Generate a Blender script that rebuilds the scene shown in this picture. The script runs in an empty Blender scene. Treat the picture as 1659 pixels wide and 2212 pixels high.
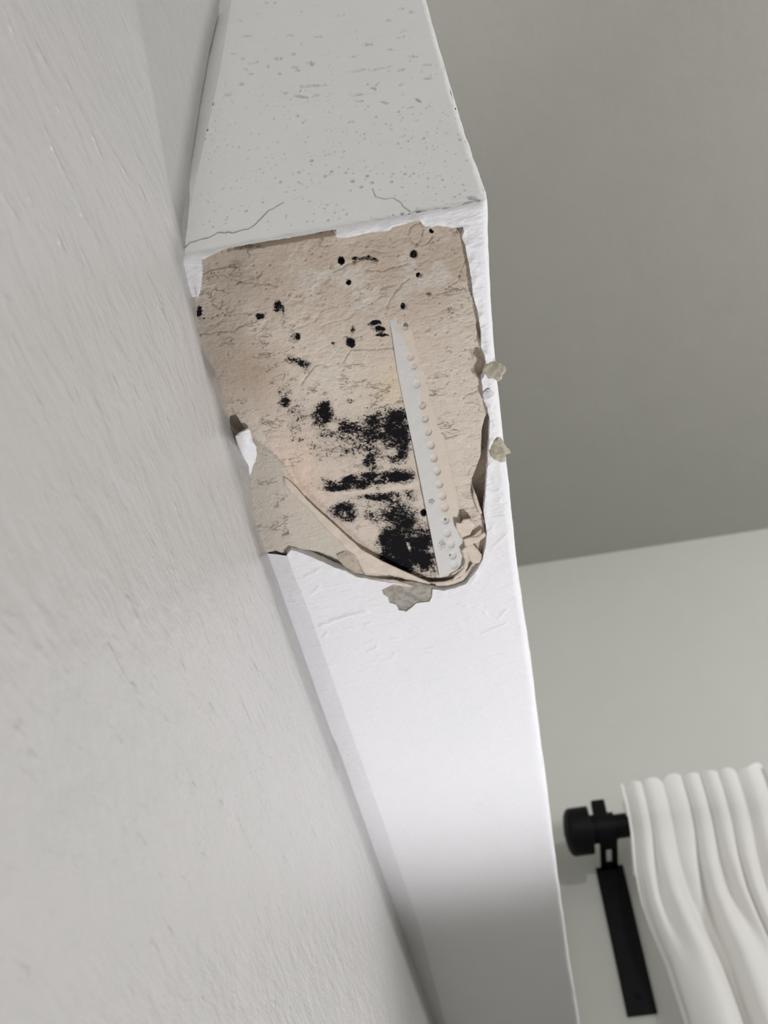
import bpy, math
import numpy as np
from mathutils import Matrix, Vector
from mathutils.geometry import delaunay_2d_cdt

# ------------------------------------------------------------------ camera
CAM = np.array([0.09509697, -0.19555378, -0.37872337])
YAW, PITCH, ROLL = 0.11310715, 2.38743453, -0.07429528
FPX = 2228.69
W, CEIL, FAR, FLOOR = 0.12, 0.869, 1.15, -2.03
RIGHT, BACK = 3.0, -2.6

def rot(a, b, c):
    ca, sa = math.cos(a), math.sin(a); cb, sb = math.cos(b), math.sin(b); cc, sc = math.cos(c), math.sin(c)
    Rz = np.array([[ca, -sa, 0], [sa, ca, 0], [0, 0, 1]])
    Rx = np.array([[1, 0, 0], [0, cb, -sb], [0, sb, cb]])
    Rr = np.array([[cc, -sc, 0], [sc, cc, 0], [0, 0, 1]])
    return Rz @ Rx @ Rr
MR = rot(YAW, PITCH, ROLL)
scene = bpy.context.scene
C = scene.collection
cd = bpy.data.cameras.new('camera'); cam = bpy.data.objects.new('camera', cd); C.objects.link(cam)
m4 = np.eye(4); m4[:3, :3] = MR; m4[:3, 3] = CAM
cam.matrix_world = Matrix(m4.tolist())
cd.sensor_fit = 'VERTICAL'; cd.sensor_height = 36.0; cd.sensor_width = 27.0
cd.lens = FPX / 2212 * 36.0
cd.clip_start = 0.01; cd.clip_end = 50
cd.dof.use_dof = True; cd.dof.focus_distance = 0.46; cd.dof.aperture_fstop = 15.0
scene.camera = cam

scene.view_settings.view_transform = 'Standard'; scene.view_settings.look = 'None'
scene.view_settings.gamma = 1.0; scene.view_settings.use_curve_mapping = False
scene.view_settings.exposure = 0.0

# ------------------------------------------------------------------ light
wd = bpy.data.worlds.new('world'); scene.world = wd; wd.use_nodes = True
wd.node_tree.nodes['Background'].inputs[0].default_value = (1, 1, 1, 1)
wd.node_tree.nodes['Background'].inputs[1].default_value = 0.3

def lamp(name, typ, loc, target, energy, color, **kw):
    l = bpy.data.lights.new(name, typ); l.energy = energy; l.color = color
    for k, v in kw.items(): setattr(l, k, v)
    o = bpy.data.objects.new(name, l); C.objects.link(o)
    d = Vector(target) - Vector(loc)
    o.matrix_world = Matrix.Translation(loc) @ d.to_track_quat('-Z', 'Y').to_matrix().to_4x4()
    return o
# room lamp behind the camera, plus an unseen fill light added at the right
lamp('point_lamp', 'POINT', (.75, -1.9, .25), (.75, -1.9, -2), 38.0, (1, .99, 1.0), shadow_soft_size=.06)
lamp('point_lamp', 'POINT', (1.5, .12, .2), (1.5, .12, -2), 36.0, (1, .99, 1.0), shadow_soft_size=.07)
# shaded lamp standing low in the room, its cone thrown up at the soffit
lamp('floor_lamp', 'SPOT', (0.42, 0.65, -0.75), (0.055, 0.14, -0.05), 25.0, (1.0, 0.99, 1.04),
     shadow_soft_size=0.04, spot_size=math.radians(64), spot_blend=0.75)

# ------------------------------------------------------------------ helpers
def ray(px):
    return MR @ np.array([(px[0] - 829.5) / FPX, -(px[1] - 1106) / FPX, -1.0])
def S(px, z=0.0):
    d = ray(px); t = (z - CAM[2]) / d[2]; p = CAM + t * d; return np.array([p[0], p[1]])
def E(px, y=0.0):
    d = ray(px); t = (y - CAM[1]) / d[1]; p = CAM + t * d; return np.array([p[0], p[2]])
def proj(P):
    l = (np.asarray(P) - CAM) @ MR
    return np.stack([829.5 + FPX * l[..., 0] / -l[..., 2], 1106 - FPX * l[..., 1] / -l[..., 2]], -1)

def hsh(ix, iy, iz):
    h = (ix.astype(np.int64) * 374761393 + iy.astype(np.int64) * 668265263 + iz.astype(np.int64) * 2147483647 + 1274126177) & 0xffffffff
    h = ((h ^ (h >> 13)) * 1274126177) & 0xffffffff
    h = ((h ^ (h >> 16)) * 2246822519) & 0xffffffff
    return ((h ^ (h >> 15)) & 0xffffff) / float(0xffffff)
def vn(P):
    P = np.asarray(P, float); f = np.floor(P); t = P - f; t = t * t * (3 - 2 * t); f = f.astype(np.int64)
    r = 0
    for a in (0, 1):
        wa = t[..., 0] if a else 1 - t[..., 0]
        for b in (0, 1):
            wb = t[..., 1] if b else 1 - t[..., 1]
            for c in (0, 1):
                wc = t[..., 2] if c else 1 - t[..., 2]
                r = r + wa * wb * wc * hsh(f[..., 0] + a, f[..., 1] + b, f[..., 2] + c)
    return r * 2 - 1
def fbm(P, s, o=4):
    P = np.asarray(P) * s; r = 0; a = 1.0; n = 0
    for i in range(o):
        r = r + a * vn(P + 17.3 * i); n += a; a *= 0.5; P = P * 2.03
    return r / n
def sm(a, b, x):
    t = np.clip((x - a) / (b - a), 0, 1); return t * t * (3 - 2 * t)
def inpoly(P, poly):
    x, y = P[..., 0], P[..., 1]; c = np.zeros(x.shape, bool); n = len(poly)
    for i in range(n):
        x1, y1 = poly[i]; x2, y2 = poly[(i + 1) % n]
        if y1 == y2: continue
        k = ((y1 > y) != (y2 > y)) & (x < (x2 - x1) * (y - y1) / (y2 - y1) + x1)
        c ^= k
    return c
def segdist(P, line, closed=False):
    d = np.full(P.shape[:-1], 1e9); n = len(line)
    for i in range(n if closed else n - 1):
        a = np.array(line[i], float); b = np.array(line[(i + 1) % n], float); ab = b - a
        t = np.clip(((P - a) @ ab) / (ab @ ab + 1e-12), 0, 1)
        d = np.minimum(d, np.linalg.norm(P - (a + t[..., None] * ab), axis=-1))
    return d
def rough_line(pts, step, amp, seed=0, closed=True):
    out = []; n = len(pts)
    for i in range(n if closed else n - 1):
        a = np.array(pts[i], float); b = np.array(pts[(i + 1) % n], float)
        k = max(1, int(np.linalg.norm(b - a) / step))
        for j in range(k): out.append(a + (b - a) * j / k)
    if not closed: out.append(np.array(pts[-1], float))
    out = np.array(out)
    q = np.c_[out / (step * 3), np.full(len(out), seed + .5)]
    q2 = q + 31.7
    return out + amp * np.c_[vn(q) + .6 * vn(q * 2.3), vn(q2) + .6 * vn(q2 * 2.3)]

def mesh_obj(name, V, F, mat, parent=None, smooth=True, attrs=None, colors=None):
    me = bpy.data.meshes.new(name)
    me.from_pydata([tuple(map(float, v)) for v in V], [], [tuple(int(i) for i in f) for f in F])
    if smooth: me.polygons.foreach_set('use_smooth', [True] * len(me.polygons))
    for k, v in (attrs or {}).items():
        a = me.attributes.new(k, 'FLOAT', 'POINT'); a.data.foreach_set('value', np.asarray(v, np.float32))
    if colors is not None:
        a = me.attributes.new('tint', 'FLOAT_COLOR', 'POINT')
        a.data.foreach_set('color', np.c_[colors, np.ones(len(colors))].astype(np.float32).ravel())
    me.update(); o = bpy.data.objects.new(name, me); C.objects.link(o)
    if mat: me.materials.append(mat)
    if parent: o.parent = parent
    return o
def grid_faces(nr, nc, flip=False, off=0):
    i = np.arange(nr - 1)[:, None] * nc + np.arange(nc - 1)[None, :] + off
    q = np.stack([i, i + 1, i + nc + 1, i + nc], -1).reshape(-1, 4)
    return q[:, ::-1] if flip else q
def tag(o, label=None, cat=None, kind=None, group=None):
    for k, v in (('label', label), ('category', cat), ('kind', kind), ('group', group)):
        if v: o[k] = v
    return o
def empty(name, loc, label, cat):
    o = bpy.data.objects.new(name, None); o.location = loc; o.empty_display_size = .02; C.objects.link(o)
    return tag(o, label, cat)
def srgb(r, g, b):
    f = lambda c: ((c / 255 + .055) / 1.055) ** 2.4 if c > 10 else c / 255 / 12.92
    return (f(r), f(g), f(b))

# ------------------------------------------------------------------ materials
class NT:
    def __init__(s, name):
        s.m = bpy.data.materials.new(name); s.m.use_nodes = True; s.t = s.m.node_tree
        s.b = s.t.nodes['Principled BSDF']; s.geo = s.n('ShaderNodeNewGeometry')
        s.pos = s.geo.outputs['Position']
    def n(s, typ, **k):
        x = s.t.nodes.new(typ)
        for a, v in k.items(): setattr(x, a, v)
        return x
    def l(s, a, b): s.t.links.new(a, b)
    def scale(s, v):
        m = s.n('ShaderNodeVectorMath', operation='MULTIPLY'); s.l(s.pos, m.inputs[0]); m.inputs[1].default_value = v; return m.outputs[0]
    def noise(s, scale, detail=3, rough=.5, vec=None):
        x = s.n('ShaderNodeTexNoise'); x.inputs['Scale'].default_value = scale; x.inputs['Detail'].default_value = detail
        x.inputs['Roughness'].default_value = rough; s.l(vec or s.pos, x.inputs['Vector']); return x.outputs['Fac']
    def math(s, op, a, b=None, clamp=False):
        x = s.n('ShaderNodeMath', operation=op, use_clamp=clamp)
        for i, v in enumerate((a, b)):
            if v is None: continue
            if isinstance(v, (int, float)): x.inputs[i].default_value = v
            else: s.l(v, x.inputs[i])
        return x.outputs[0]
    def ramp(s, f, a, b):
        x = s.n('ShaderNodeMapRange', interpolation_type='SMOOTHSTEP'); s.l(f, x.inputs[0])
        x.inputs[1].default_value = a; x.inputs[2].default_value = b; return x.outputs[0]
    def mix(s, f, a, b):
        x = s.n('ShaderNodeMix', data_type='RGBA')
        if isinstance(f, (int, float)): x.inputs[0].default_value = f
        else: s.l(f, x.inputs[0])
        for i, v in ((6, a), (7, b)):
            if isinstance(v, tuple): x.inputs[i].default_value = v + (1,)
            else: s.l(v, x.inputs[i])
        return x.outputs[2]
    def attr(s, n): 
        x = s.n('ShaderNodeAttribute'); x.attribute_name = n; return x
    def bump(s, h, dist, strength=1.0, prev=None):
        x = s.n('ShaderNodeBump'); x.inputs['Distance'].default_value = dist; x.inputs['Strength'].default_value = strength
        s.l(h, x.inputs['Height'])
        if prev: s.l(prev, x.inputs['Normal'])
        return x.outputs[0]
    def done(s, col, rough=.6, normal=None, spec=.5):
        if isinstance(col, tuple): s.b.inputs['Base Color'].default_value = col + (1,)
        else: s.l(col, s.b.inputs['Base Color'])
        s.b.inputs['Roughness'].default_value = rough; s.b.inputs['Specular IOR Level'].default_value = spec
        if normal: s.l(normal, s.b.inputs['Normal'])
        return s.m

def mat_beam_paint():
    t = NT('white_gloss_paint')
    cr = t.attr('dirt').outputs['Fac']
    col = t.mix(t.noise(22, 3), srgb(226, 227, 226), srgb(233, 232, 234))
    col = t.mix(cr, col, srgb(96, 84, 70))
    nb = t.bump(t.noise(260, 4, .6, t.scale((1, 2.2, 1.6))), .00045, .8)
    nb = t.bump(t.ramp(t.noise(75, 3, .5, t.scale((1, 2.6, 2.6))), .48, .75), .0004, .6, nb)
    nb = t.bump(t.noise(1500, 2), .00005, .5, nb)
    return t.done(col, .45, nb, .45)
def mat_wall_left():
    t = NT('stippled_white_wall_paint')
    v = t.scale((1, .38, 1))
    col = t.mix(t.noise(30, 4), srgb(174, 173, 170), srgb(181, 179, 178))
    spots = t.ramp(t.noise(170, 2, .5, v), .62, .8)
    pin = t.ramp(t.noise(90, 1), .88, .92)
    nb = t.bump(t.noise(110, 4, .55, v), .0019, .85)
    nb = t.bump(spots, .0008, .7, nb)
    nb = t.bump(t.noise(240, 3, .6, v), .0006, .8, nb)
    nb = t.bump(t.noise(520, 3, .6, t.scale((1, .5, 1))), .00022, .7, nb)
    col = t.mix(pin, col, srgb(150, 148, 140))
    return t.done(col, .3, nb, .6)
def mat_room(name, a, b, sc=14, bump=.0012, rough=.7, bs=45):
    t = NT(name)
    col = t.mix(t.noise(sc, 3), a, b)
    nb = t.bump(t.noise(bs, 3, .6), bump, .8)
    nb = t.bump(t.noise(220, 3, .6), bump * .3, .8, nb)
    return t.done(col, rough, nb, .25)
def mat_core():
    t = NT('mouldy_bare_plaster')
    base = t.attr('tint').outputs['Color']; mold = t.attr('mold').outputs['Fac']
    n1 = t.noise(900, 4, .65); n2 = t.noise(2600, 3, .7); n3 = t.noise(260, 4, .6)
    b = t.mix(t.ramp(n3, .3, .7), base, srgb(196, 183, 168)); 
    base2 = t.mix(.35, base, b)
    fl = t.ramp(n2, .6, .72)
    base3 = t.mix(t.math('MULTIPLY', fl, .5), base2, srgb(116, 96, 76))
    ln = t.math('ABSOLUTE', t.math('SUBTRACT', t.noise(95, 5, .62, t.scale((.55, 1.25, 1))), .5))
    ln = t.math('SUBTRACT', 1.0, t.ramp(ln, .002, .014))
    ln = t.math('MULTIPLY', ln, t.ramp(t.noise(60, 2), .5, .62))
    base3 = t.mix(t.math('MULTIPLY', ln, .55), base3, srgb(104, 84, 64))
    # clustered colonies: density + two scales of noise, thresholded
    q = t.math('ADD', t.math('MULTIPLY', n1, 2.0), t.math('MULTIPLY', n2, 1.5))
    q = t.math('ADD', q, t.math('MULTIPLY', t.noise(380, 3, .6), 1.3))
    s = t.math('ADD', t.math('SUBTRACT', q, 2.4), t.math('MULTIPLY', mold, 1.1))
    blk = t.ramp(s, .58, .90)
    halo = t.ramp(mold, .1, 1.1)
    base4 = t.mix(t.math('MULTIPLY', halo, .5), base3, srgb(104, 98, 92))
    col = t.mix(blk, base4, srgb(20, 19, 22))
    nb = t.bump(t.noise(420, 5, .7), .0008, 1)
    nb = t.bump(t.math('SUBTRACT', 1.0, ln), .0005, .8, nb)
    nb = t.bump(t.noise(1800, 3, .7), .00016, .9, nb)
    return t.done(col, .9, nb, .12)
def mat_simple(name, col, rough=.8, sc=700, bump=.0002, spec=.2, col2=None):
    t = NT(name)
    c = t.mix(t.ramp(t.noise(sc * .3, 4, .6), .35, .65), col, col2 or tuple(x * .86 for x in col))
    return t.done(c, rough, t.bump(t.noise(sc, 4, .65), bump, .8), spec)
def mat_bead():
    t = NT('bead_flange')
    n = t.ramp(t.math('ADD', t.noise(150, 5, .65), t.math('MULTIPLY', t.attr('cover').outputs['Fac'], .45)), .62, .78)
    col = t.mix(n, srgb(206, 205, 200), srgb(208, 196, 181))
    m = t.attr('mold').outputs['Fac']
    s = t.math('ADD', t.math('ADD', t.math('MULTIPLY', t.noise(800, 4, .65), .8), t.math('MULTIPLY', t.noise(2600, 3, .7), .5)), m)
    col = t.mix(t.math('MULTIPLY', t.ramp(s, 1.0, 1.3), .8), col, srgb(60, 62, 72))
    nb = t.bump(t.noise(500, 4, .65), .00025, .8)
    return t.done(col, .7, nb, .3)

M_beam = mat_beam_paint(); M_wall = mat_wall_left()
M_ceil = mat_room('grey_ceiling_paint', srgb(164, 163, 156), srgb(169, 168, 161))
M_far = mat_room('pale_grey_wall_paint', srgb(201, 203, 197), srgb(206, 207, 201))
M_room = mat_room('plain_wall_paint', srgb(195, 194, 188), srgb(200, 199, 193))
M_floor = mat_room('carpet_floor', srgb(150, 146, 142), srgb(168, 164, 160), 60, .004, .95, 200)
M_core = mat_core(); M_bead = mat_bead()
M_paper = mat_simple('torn_board_paper', srgb(216, 203, 187), .85, 500, .00015)
M_gyp = mat_simple('grey_bare_patch', srgb(172, 167, 157), .9, 900, .0005, .1, srgb(142, 136, 126))
M_chip = mat_simple('crumbly_plaster_chip', srgb(196, 190, 172), .9, 1200, .0006, .1, srgb(166, 160, 142))
M_black = mat_simple('matt_black_metal', (.003, .003, .004), .5, 300, .00002, .15)

# ------------------------------------------------------------------ room shell
def slab(name, lo, hi, mat):
    x0, y0, z0 = lo; x1, y1, z1 = hi
    V = [(x, y, z) for x in (x0, x1) for y in (y0, y1) for z in (z0, z1)]
    F = [(0, 1, 3, 2), (4, 6, 7, 5), (0, 4, 5, 1), (2, 3, 7, 6), (0, 2, 6, 4), (1, 5, 7, 3)]
    return tag(mesh_obj(name, V, F, mat, smooth=False), kind='structure')
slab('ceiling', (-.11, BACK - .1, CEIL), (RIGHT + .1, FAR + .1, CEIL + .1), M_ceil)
slab('wall_far', (-.11, FAR, FLOOR), (RIGHT + .1, FAR + .1, CEIL), M_far)
slab('wall_back', (-.11, BACK - .1, FLOOR), (RIGHT + .1, BACK, CEIL), M_room)
slab('wall_right', (RIGHT, BACK, FLOOR), (RIGHT + .1, FAR, CEIL), M_room)
slab('floor', (-.11, BACK - .1, FLOOR - .1), (RIGHT + .1, FAR + .1, FLOOR), M_floor)

# left wall: a slightly wavy plaster face, bulging to meet the beam's corner
XB = -0.009
tabY = np.array([S(p, .003) for p in [(398, 560), (412, 620), (424, 655), (424, 700), (434, 750), (466, 800), (480, 860),
                 (496, 920), (512, 950), (538, 1000), (543, 1060), (547, 1110), (562, 1160), (580, 1212), (612, 1352), (645, 1490), (680, 1600)]])
tabZ = np.array([E(p, .003) for p in [(398, 510), (410, 430), (420, 350), (438, 230), (455, 130), (478, 30)]])
def wall_x(y, z):
    a = np.where(y >= 0, np.interp(y, np.r_[0, tabY[:, 1]], np.r_[-.0002, tabY[:, 0]], right=XB),
                 np.where(z >= 0, np.interp(z, np.r_[0, tabZ[:, 1]], np.r_[-.0002, tabZ[:, 0]], right=XB), -.0002))
    far = sm(.3, .42, y); a = a * (1 - far) + XB * far
    farz = sm(.28, .4, z); a = np.where(y < 0, a * (1 - farz) + XB * farz, a)
    d = np.where(y >= 0, np.abs(z), np.where(z >= 0, np.abs(y), np.hypot(y, z)))
    r_ = np.hypot(y, z)
    sm0 = XB + .009 * np.exp(-(r_ / .085) ** 2)
    side = np.where(y >= 0, sm0 * 0 + XB + .009 * np.exp(-(y / .085) ** 2), np.where(z >= 0, XB + .009 * np.exp(-(z / .085) ** 2), 0 * y))
    w = np.exp(-(d / np.where(y < 0, .06, .012)) ** 2)
    P = np.stack([y, z * 1.0, 0 * y], -1)
    return np.maximum(sm0 + (a - side) * w, -.0102) + .0004 * fbm(P * np.array([.6, 1, 1]), 30, 3) * sm(0, .02, d) + .00012 * fbm(P * np.array([.4, 1, 1]), 160, 3)
ys = np.unique(np.r_[np.linspace(BACK, -.3, 24), np.linspace(-.3, -.02, 60), np.linspace(-.02, .32, 420), np.linspace(.32, FAR, 90)])
zs = np.unique(np.r_[np.linspace(FLOOR, -.5, 20), np.linspace(-.5, -.08, 90), np.linspace(-.08, .02, 160), np.linspace(.02, .35, 110), np.linspace(.35, CEIL, 20)])
Yg, Zg = np.meshgrid(ys, zs)
Xg = wall_x(Yg, Zg)
V = np.stack([Xg, Yg, Zg], -1).reshape(-1, 3)
F = [tuple(f) for f in grid_faces(len(zs), len(ys))]
n0 = len(V)
V = np.r_[V, [(-.11, BACK, FLOOR), (-.11, FAR, FLOOR), (-.11, FAR, CEIL), (-.11, BACK, CEIL)]]
F += [(n0, n0 + 3, n0 + 2, n0 + 1)]
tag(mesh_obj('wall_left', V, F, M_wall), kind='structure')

# ------------------------------------------------------------------ the plaster beam
beam = empty('plaster_beam', (0, 0, 0), 'white painted plaster beam along the wall with a broken mouldy hole in its underside', 'beam')
RR = .0034
right_s = np.array([S(p) for p in [(1049, 444), (1051, 520), (1053, 600), (1060, 700), (1067, 800), (1078, 900), (1089, 1000), (1097, 1060),
            (1106, 1150), (1114, 1230), (1130, 1340), (1146, 1450), (1160, 1560), (1178, 1700), (1194, 1830), (1210, 1950), (1228, 2080), (1250, 2212)]])
right_e = np.array([E(p) for p in [(1049, 444), (1045, 405), (1030, 365), (1004, 290), (976, 200), (946, 100), (918, 0)]])
left_s = np.array([S(p) for p in [(395, 540), (414, 600), (620, 1200), (635, 1242), (669, 1326), (700, 1415), (737, 1520), (765, 1600), (808, 1719), (856, 1855), (906, 2000), (962, 2212)]])
left_e = np.array([E(p) for p in [(395, 535), (408, 470), (425, 380), (452, 260), (476, 150), (500, 0)]])
def xr(y, z):
    a = np.interp(y, right_s[:, 1], right_s[:, 0]); b = np.interp(z, right_e[:, 1], right_e[:, 0])
    return a + b - right_e[0, 0] + .0005
def xl(y, z):
    a = np.interp(y, left_s[:, 1], left_s[:, 0]); b = np.interp(z, left_e[:, 1], left_e[:, 0])
    return np.where(z > .0001, b, a)
def beam_map(u, y, z, bumps=0):
    """u in 0..1 across, (y,z) along the soffit or up the end; rounded edges, lumpy skin"""
    P = np.stack([u * W, y, z], -1)
    # rounding against the inner box (x only on the right side)
    c = np.stack([np.minimum(P[..., 0], W - RR), np.maximum(y, RR), np.maximum(z, RR)], -1)
    d = P - c; L = np.linalg.norm(d, axis=-1, keepdims=True); n = d / np.maximum(L, 1e-9)
    Q = c + n * RR
    near = np.exp(-(np.maximum(y, z) / .02)) + np.exp(-((W - P[..., 0]) / .008) ** 2) * .8
    disp = .00055 * fbm(P, 90, 3) * np.clip(near, 0, 1) + .00012 * fbm(P * np.array([.6, 1, 1]), 250, 3) + bumps
    Q = Q + n * disp[..., None]
    uu = Q[..., 0] / W
    a, b = xl(y, z), xr(y, z)
    Q[..., 0] = a + (b - a) * uu
    return Q
# --- end face
zrow = [0.0]
while zrow[-1] < CEIL:
    zrow.append(zrow[-1] + (.00028 + zrow[-1] * .0035 if zrow[-1] < .33 else .004 + (zrow[-1] - .33) * .05))
zrow[-1] = CEIL; zrow = np.array(zrow); nu = 400
Ug, Zg = np.meshgrid(np.linspace(0, 1, nu), zrow)
Yg = np.zeros_like(Ug)
base = beam_map(Ug, Yg, Zg)
px = proj(base)
depth = np.zeros(Ug.shape); dirt = np.zeros(Ug.shape)
cr = lambda x, y: (360 + x / 2.37, y / 2.37)
pits = [(842,877,15),(950,927,19),(995,957,15),(1025,900,17),(1050,935,16),(1150,930,15),(810,902,15),(675,882,14),(915,885,12),(580,932,13),
 (1220,890,14),(1262,888,11),(1158,890,10),(1410,920,11),(1183,735,11),(1237,722,11),(1315,707,12),(1012,710,9),(905,775,10),(568,728,9),
 (935,625,12),(695,628,11),(668,592,14),(850,545,8),(1070,597,12),(1360,745,8),(1330,760,8),(1365,765,8),(1500,715,13),(1487,690,8),(1535,822,9),
 (1290,1090,20),(1205,1095,16),(1065,1147,12),(825,1128,12),(920,1097,11),(1515,945,11),(1525,975,9),(1205,958,8),(1310,990,6),(1120,635,9),
 (1400,622,8),(1385,658,9),(1275,617,7),(1410,575,8),(1030,545,9),(1185,572,12),(355,925,8),(422,770,8),(470,687,8),(710,728,8),(245,535,7),
 (1208,548,8),(800,575,7),(775,545,6),(545,610,8),(858,655,8),(1010,685,9),(740,822,17),(405,1080,14),(1475,1005,10),(1108,890,6)]
for x, y, r in pits:
    p = np.array(cr(x, y)); rx, ry = r / 2.37 * .62, r / 2.37 * .45
    q = np.hypot((px[..., 0] - p[0]) / rx, (px[..., 1] - p[1]) / ry)
    depth += .0024 * (1 - sm(.6, 1.1, q)) * min(1, r / 12)
goug = [(740,440,100,9,-.06),(975,362,70,8,-.15),(1090,352,60,6,-.2),(690,495,48,8,.12),(765,488,40,8,-.2),(1030,228,40,9,.03),(735,322,26,12,0),
 (300,487,33,9,-.05),(1285,512,26,8,.5),(1250,550,26,7,-.2),(1190,435,34,8,-.2),(1332,402,26,8,0),(1328,332,30,7,0),(980,485,46,8,-.1),
 (1250,290,40,5,.05),(440,322,32,9,-.2),(570,300,26,8,0),(640,277,22,7,0),(665,360,26,8,0),(1140,252,20,7,-.2),(1200,357,38,9,-.3),(1195,45,18,8,-.2),
 (1250,62,26,9,0),(620,182,28,6,0),(765,188,32,6,0),(460,72,20,6,-.2),(880,80,60,6,-.2),(380,432,16,10,0),(600,478,18,8,0),(650,345,24,7,0),
 (1050,450,30,7,.2),(1075,432,18,6,-.8),(1025,430,8,12,0),(1115,525,24,8,.2),(1130,105,18,6,0),(400,185,40,5,0),(530,205,26,5,-.3),(950,290,26,6,-.2),
 (1200,190,26,6,-.2),(375,107,20,5,-.1),(1205,160,18,6,-.5),(500,15,20,7,0),(550,15,14,6,0),(340,275,26,5,0),(400,355,26,6,-.1),(430,378,16,6,0),
 (575,378,16,8,.2),(515,340,14,9,.5),(820,275,22,5,-.2),(690,60,10,5,0),(985,518,24,6,-.1),(1560,1015,28,12,.15),(1590,1025,18,8,.2),(380,300,20,6,0)]
for x, y, rx, ry, a in goug:
    p = np.array(cr(x, y)); dx, dy = px[..., 0] - p[0], px[..., 1] - p[1]
    c, s = math.cos(a), math.sin(a)
    q = np.hypot((dx * c + dy * s) / (rx / 2.37), (-dx * s + dy * c) / (ry / 2.37 * .75))
    q = q + .35 * vn(np.stack([px[..., 0] / 5, px[..., 1] / 3, 0 * dx], -1))
    depth += .0030 * (1 - sm(.4, 1.0, q))
rng = np.random.default_rng(5)
for i in range(420):
    p = np.array([rng.uniform(420, 1030), 530 * rng.beta(2.6, 1.8)])
    r = rng.uniform(1.2, 2.7) * (1.3 if rng.random() < .15 else 1)
    q = np.hypot((px[..., 0] - p[0]) / r, (px[..., 1] - p[1]) / r / .75)
    depth += .0014 * (1 - sm(.4, 1.1, q))
cracks = [[(392,541),(410,524),(430,517),(450,513),(470,502),(490,501),(500,503),(520,497),(535,495),(550,485),(565,470),(580,455),(600,443),(612,436)],
          [(803,407),(812,425),(832,430),(850,427),(865,437),(872,447),(885,457)], [(632,433),(650,422)]]
for k, line in enumerate(cracks):
    d = segdist(px, rough_line(line, 4, 1.3, k, False))
    w = (1.35, .9, .6)[k]
    g = 1 - sm(w * .4, w * 1.3, d); depth += .0008 * g; dirt = np.maximum(dirt, g * (.95, .8, .4)[k])
# torn lumps along the lower right edge of the end face
lump = sm(.02, 0, Zg) * sm(.5, .95, Ug)
depth -= lump * .0011 * fbm(np.stack([Ug * W, Zg * 2.5, 0 * Ug], -1), 170, 3)
P1 = beam_map(Ug, Yg, Zg, -depth)
Vs = [P1.reshape(-1, 3)]; Fs = [grid_faces(len(zrow), nu)]; Dd = [dirt.ravel()]; off = Vs[0].shape[0]

# --- soffit with the torn opening
HOLE = [(433,561),(450,556),(470,545),(490,534),(540,526),(590,518),(640,511),(700,500),(726,495),(727,512),(752,512),(790,503),(838,498),
 (848,490),(880,482),(905,474),(918,488),(935,490),(945,486),(975,492),(1000,489),(1003,500),(998,512),(1006,530),(1011,560),(1018,600),(1022,640),
 (1029,665),(1035,690),(1040,720),(1040,750),(1047,768),(1050,790),(1046,812),(1040,822),(1044,845),(1051,870),(1054,890),(1058,905),(1056,960),
 (1053,1010),(1049,1060),(1045,1110),(1052,1150),(1049,1180),(1042,1210),(1031,1230),(1006,1262),(985,1270),(960,1276),(930,1272),(900,1272),(880,1263),
 (840,1258),(800,1252),(770,1246),(745,1233),(715,1222),(690,1210),(665,1200),(643,1191),(628,1188),(620,1198),(604,1204),(570,1208),(480,1150),(330,700),(395,655),
 (428,645),(434,620),(438,590)]
PATCH = [(824,1274),(850,1262),(890,1262),(935,1272),(933,1290),(928,1300),(900,1303),(890,1312),(878,1321),(862,1318),(855,1306),(841,1302),(838,1290),(828,1284)]
hole = rough_line([S(p) for p in HOLE], .0007, .00022, 3)
patch = rough_line([S(p) for p in PATCH], .0006, .00018, 8)
YE = FAR
pts, edges = [], []
def add_loop(L):
    n = len(pts); pts.extend([tuple(p) for p in L]); k = len(L)
    edges.extend([(n + i, n + (i + 1) % k) for i in range(k)])
def toU(x, y): a, b = xl(y, 0 * y), xr(y, 0 * y); return (x - a) / (b - a)
hu = np.stack([toU(hole[:, 0], hole[:, 1]), hole[:, 1]], -1); pu = np.stack([toU(patch[:, 0], patch[:, 1]), patch[:, 1]], -1)
SC = .12
add_loop([(0, 0), (SC, 0), (SC, YE), (0, YE)])
add_loop(hu * [SC, 1]); add_loop(pu * [SC, 1])
for u in np.linspace(0, 1, nu)[1:-1:1]: pts.append((u * SC, 0.0))
yy = [.0012]
while yy[-1] < YE - .02: yy.append(yy[-1] + (.0009 if yy[-1] < .26 else .0009 + (yy[-1] - .26) * .05))
hus = hu * [SC, 1]
for j, y in enumerate(yy):
    st = .0009 if y < .26 else min(.006, .0009 + (y - .26) * .02)
    k = int(SC / st)
    row = [(SC * (i + (.5 if j % 2 else 0)) / k, y) for i in range(k + 1) if (i + (.5 if j % 2 else 0)) < k]
    row += [(0, y), (SC, y)] if j % 2 else [(SC, y)]
    # the rounded right edge needs finer columns
    row += [(SC * (1 - q), y) for q in (.003, .006, .010, .014)]
    R_ = np.array(row); keep = ~(inpoly(R_, hus) & (segdist(R_, hus[::3], True) > .001)) if y < .24 else np.ones(len(R_), bool)
    pts.extend([tuple(r) for r in R_[keep]])
res = delaunay_2d_cdt([Vector(p) for p in pts], edges, [], 0, 1e-7)
tv = np.array([tuple(v) for v in res[0]]); tf = np.array([f for f in res[2] if len(f) == 3])
cen = tv[tf].mean(1)
inh = inpoly(cen, hus); inp = inpoly(cen, pu * [SC, 1])
ok = ~inh & ~inp & (cen[:, 0] > 0) & (cen[:, 0] < SC) & (cen[:, 1] > 0) & (cen[:, 1] < YE)
tf = tf[ok]
used = np.unique(tf); rem = -np.ones(len(tv), int); rem[used] = np.arange(len(used)); tv = tv[used]; tf = rem[tf]
Us, Ysf = tv[:, 0] / SC, tv[:, 1]
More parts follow.
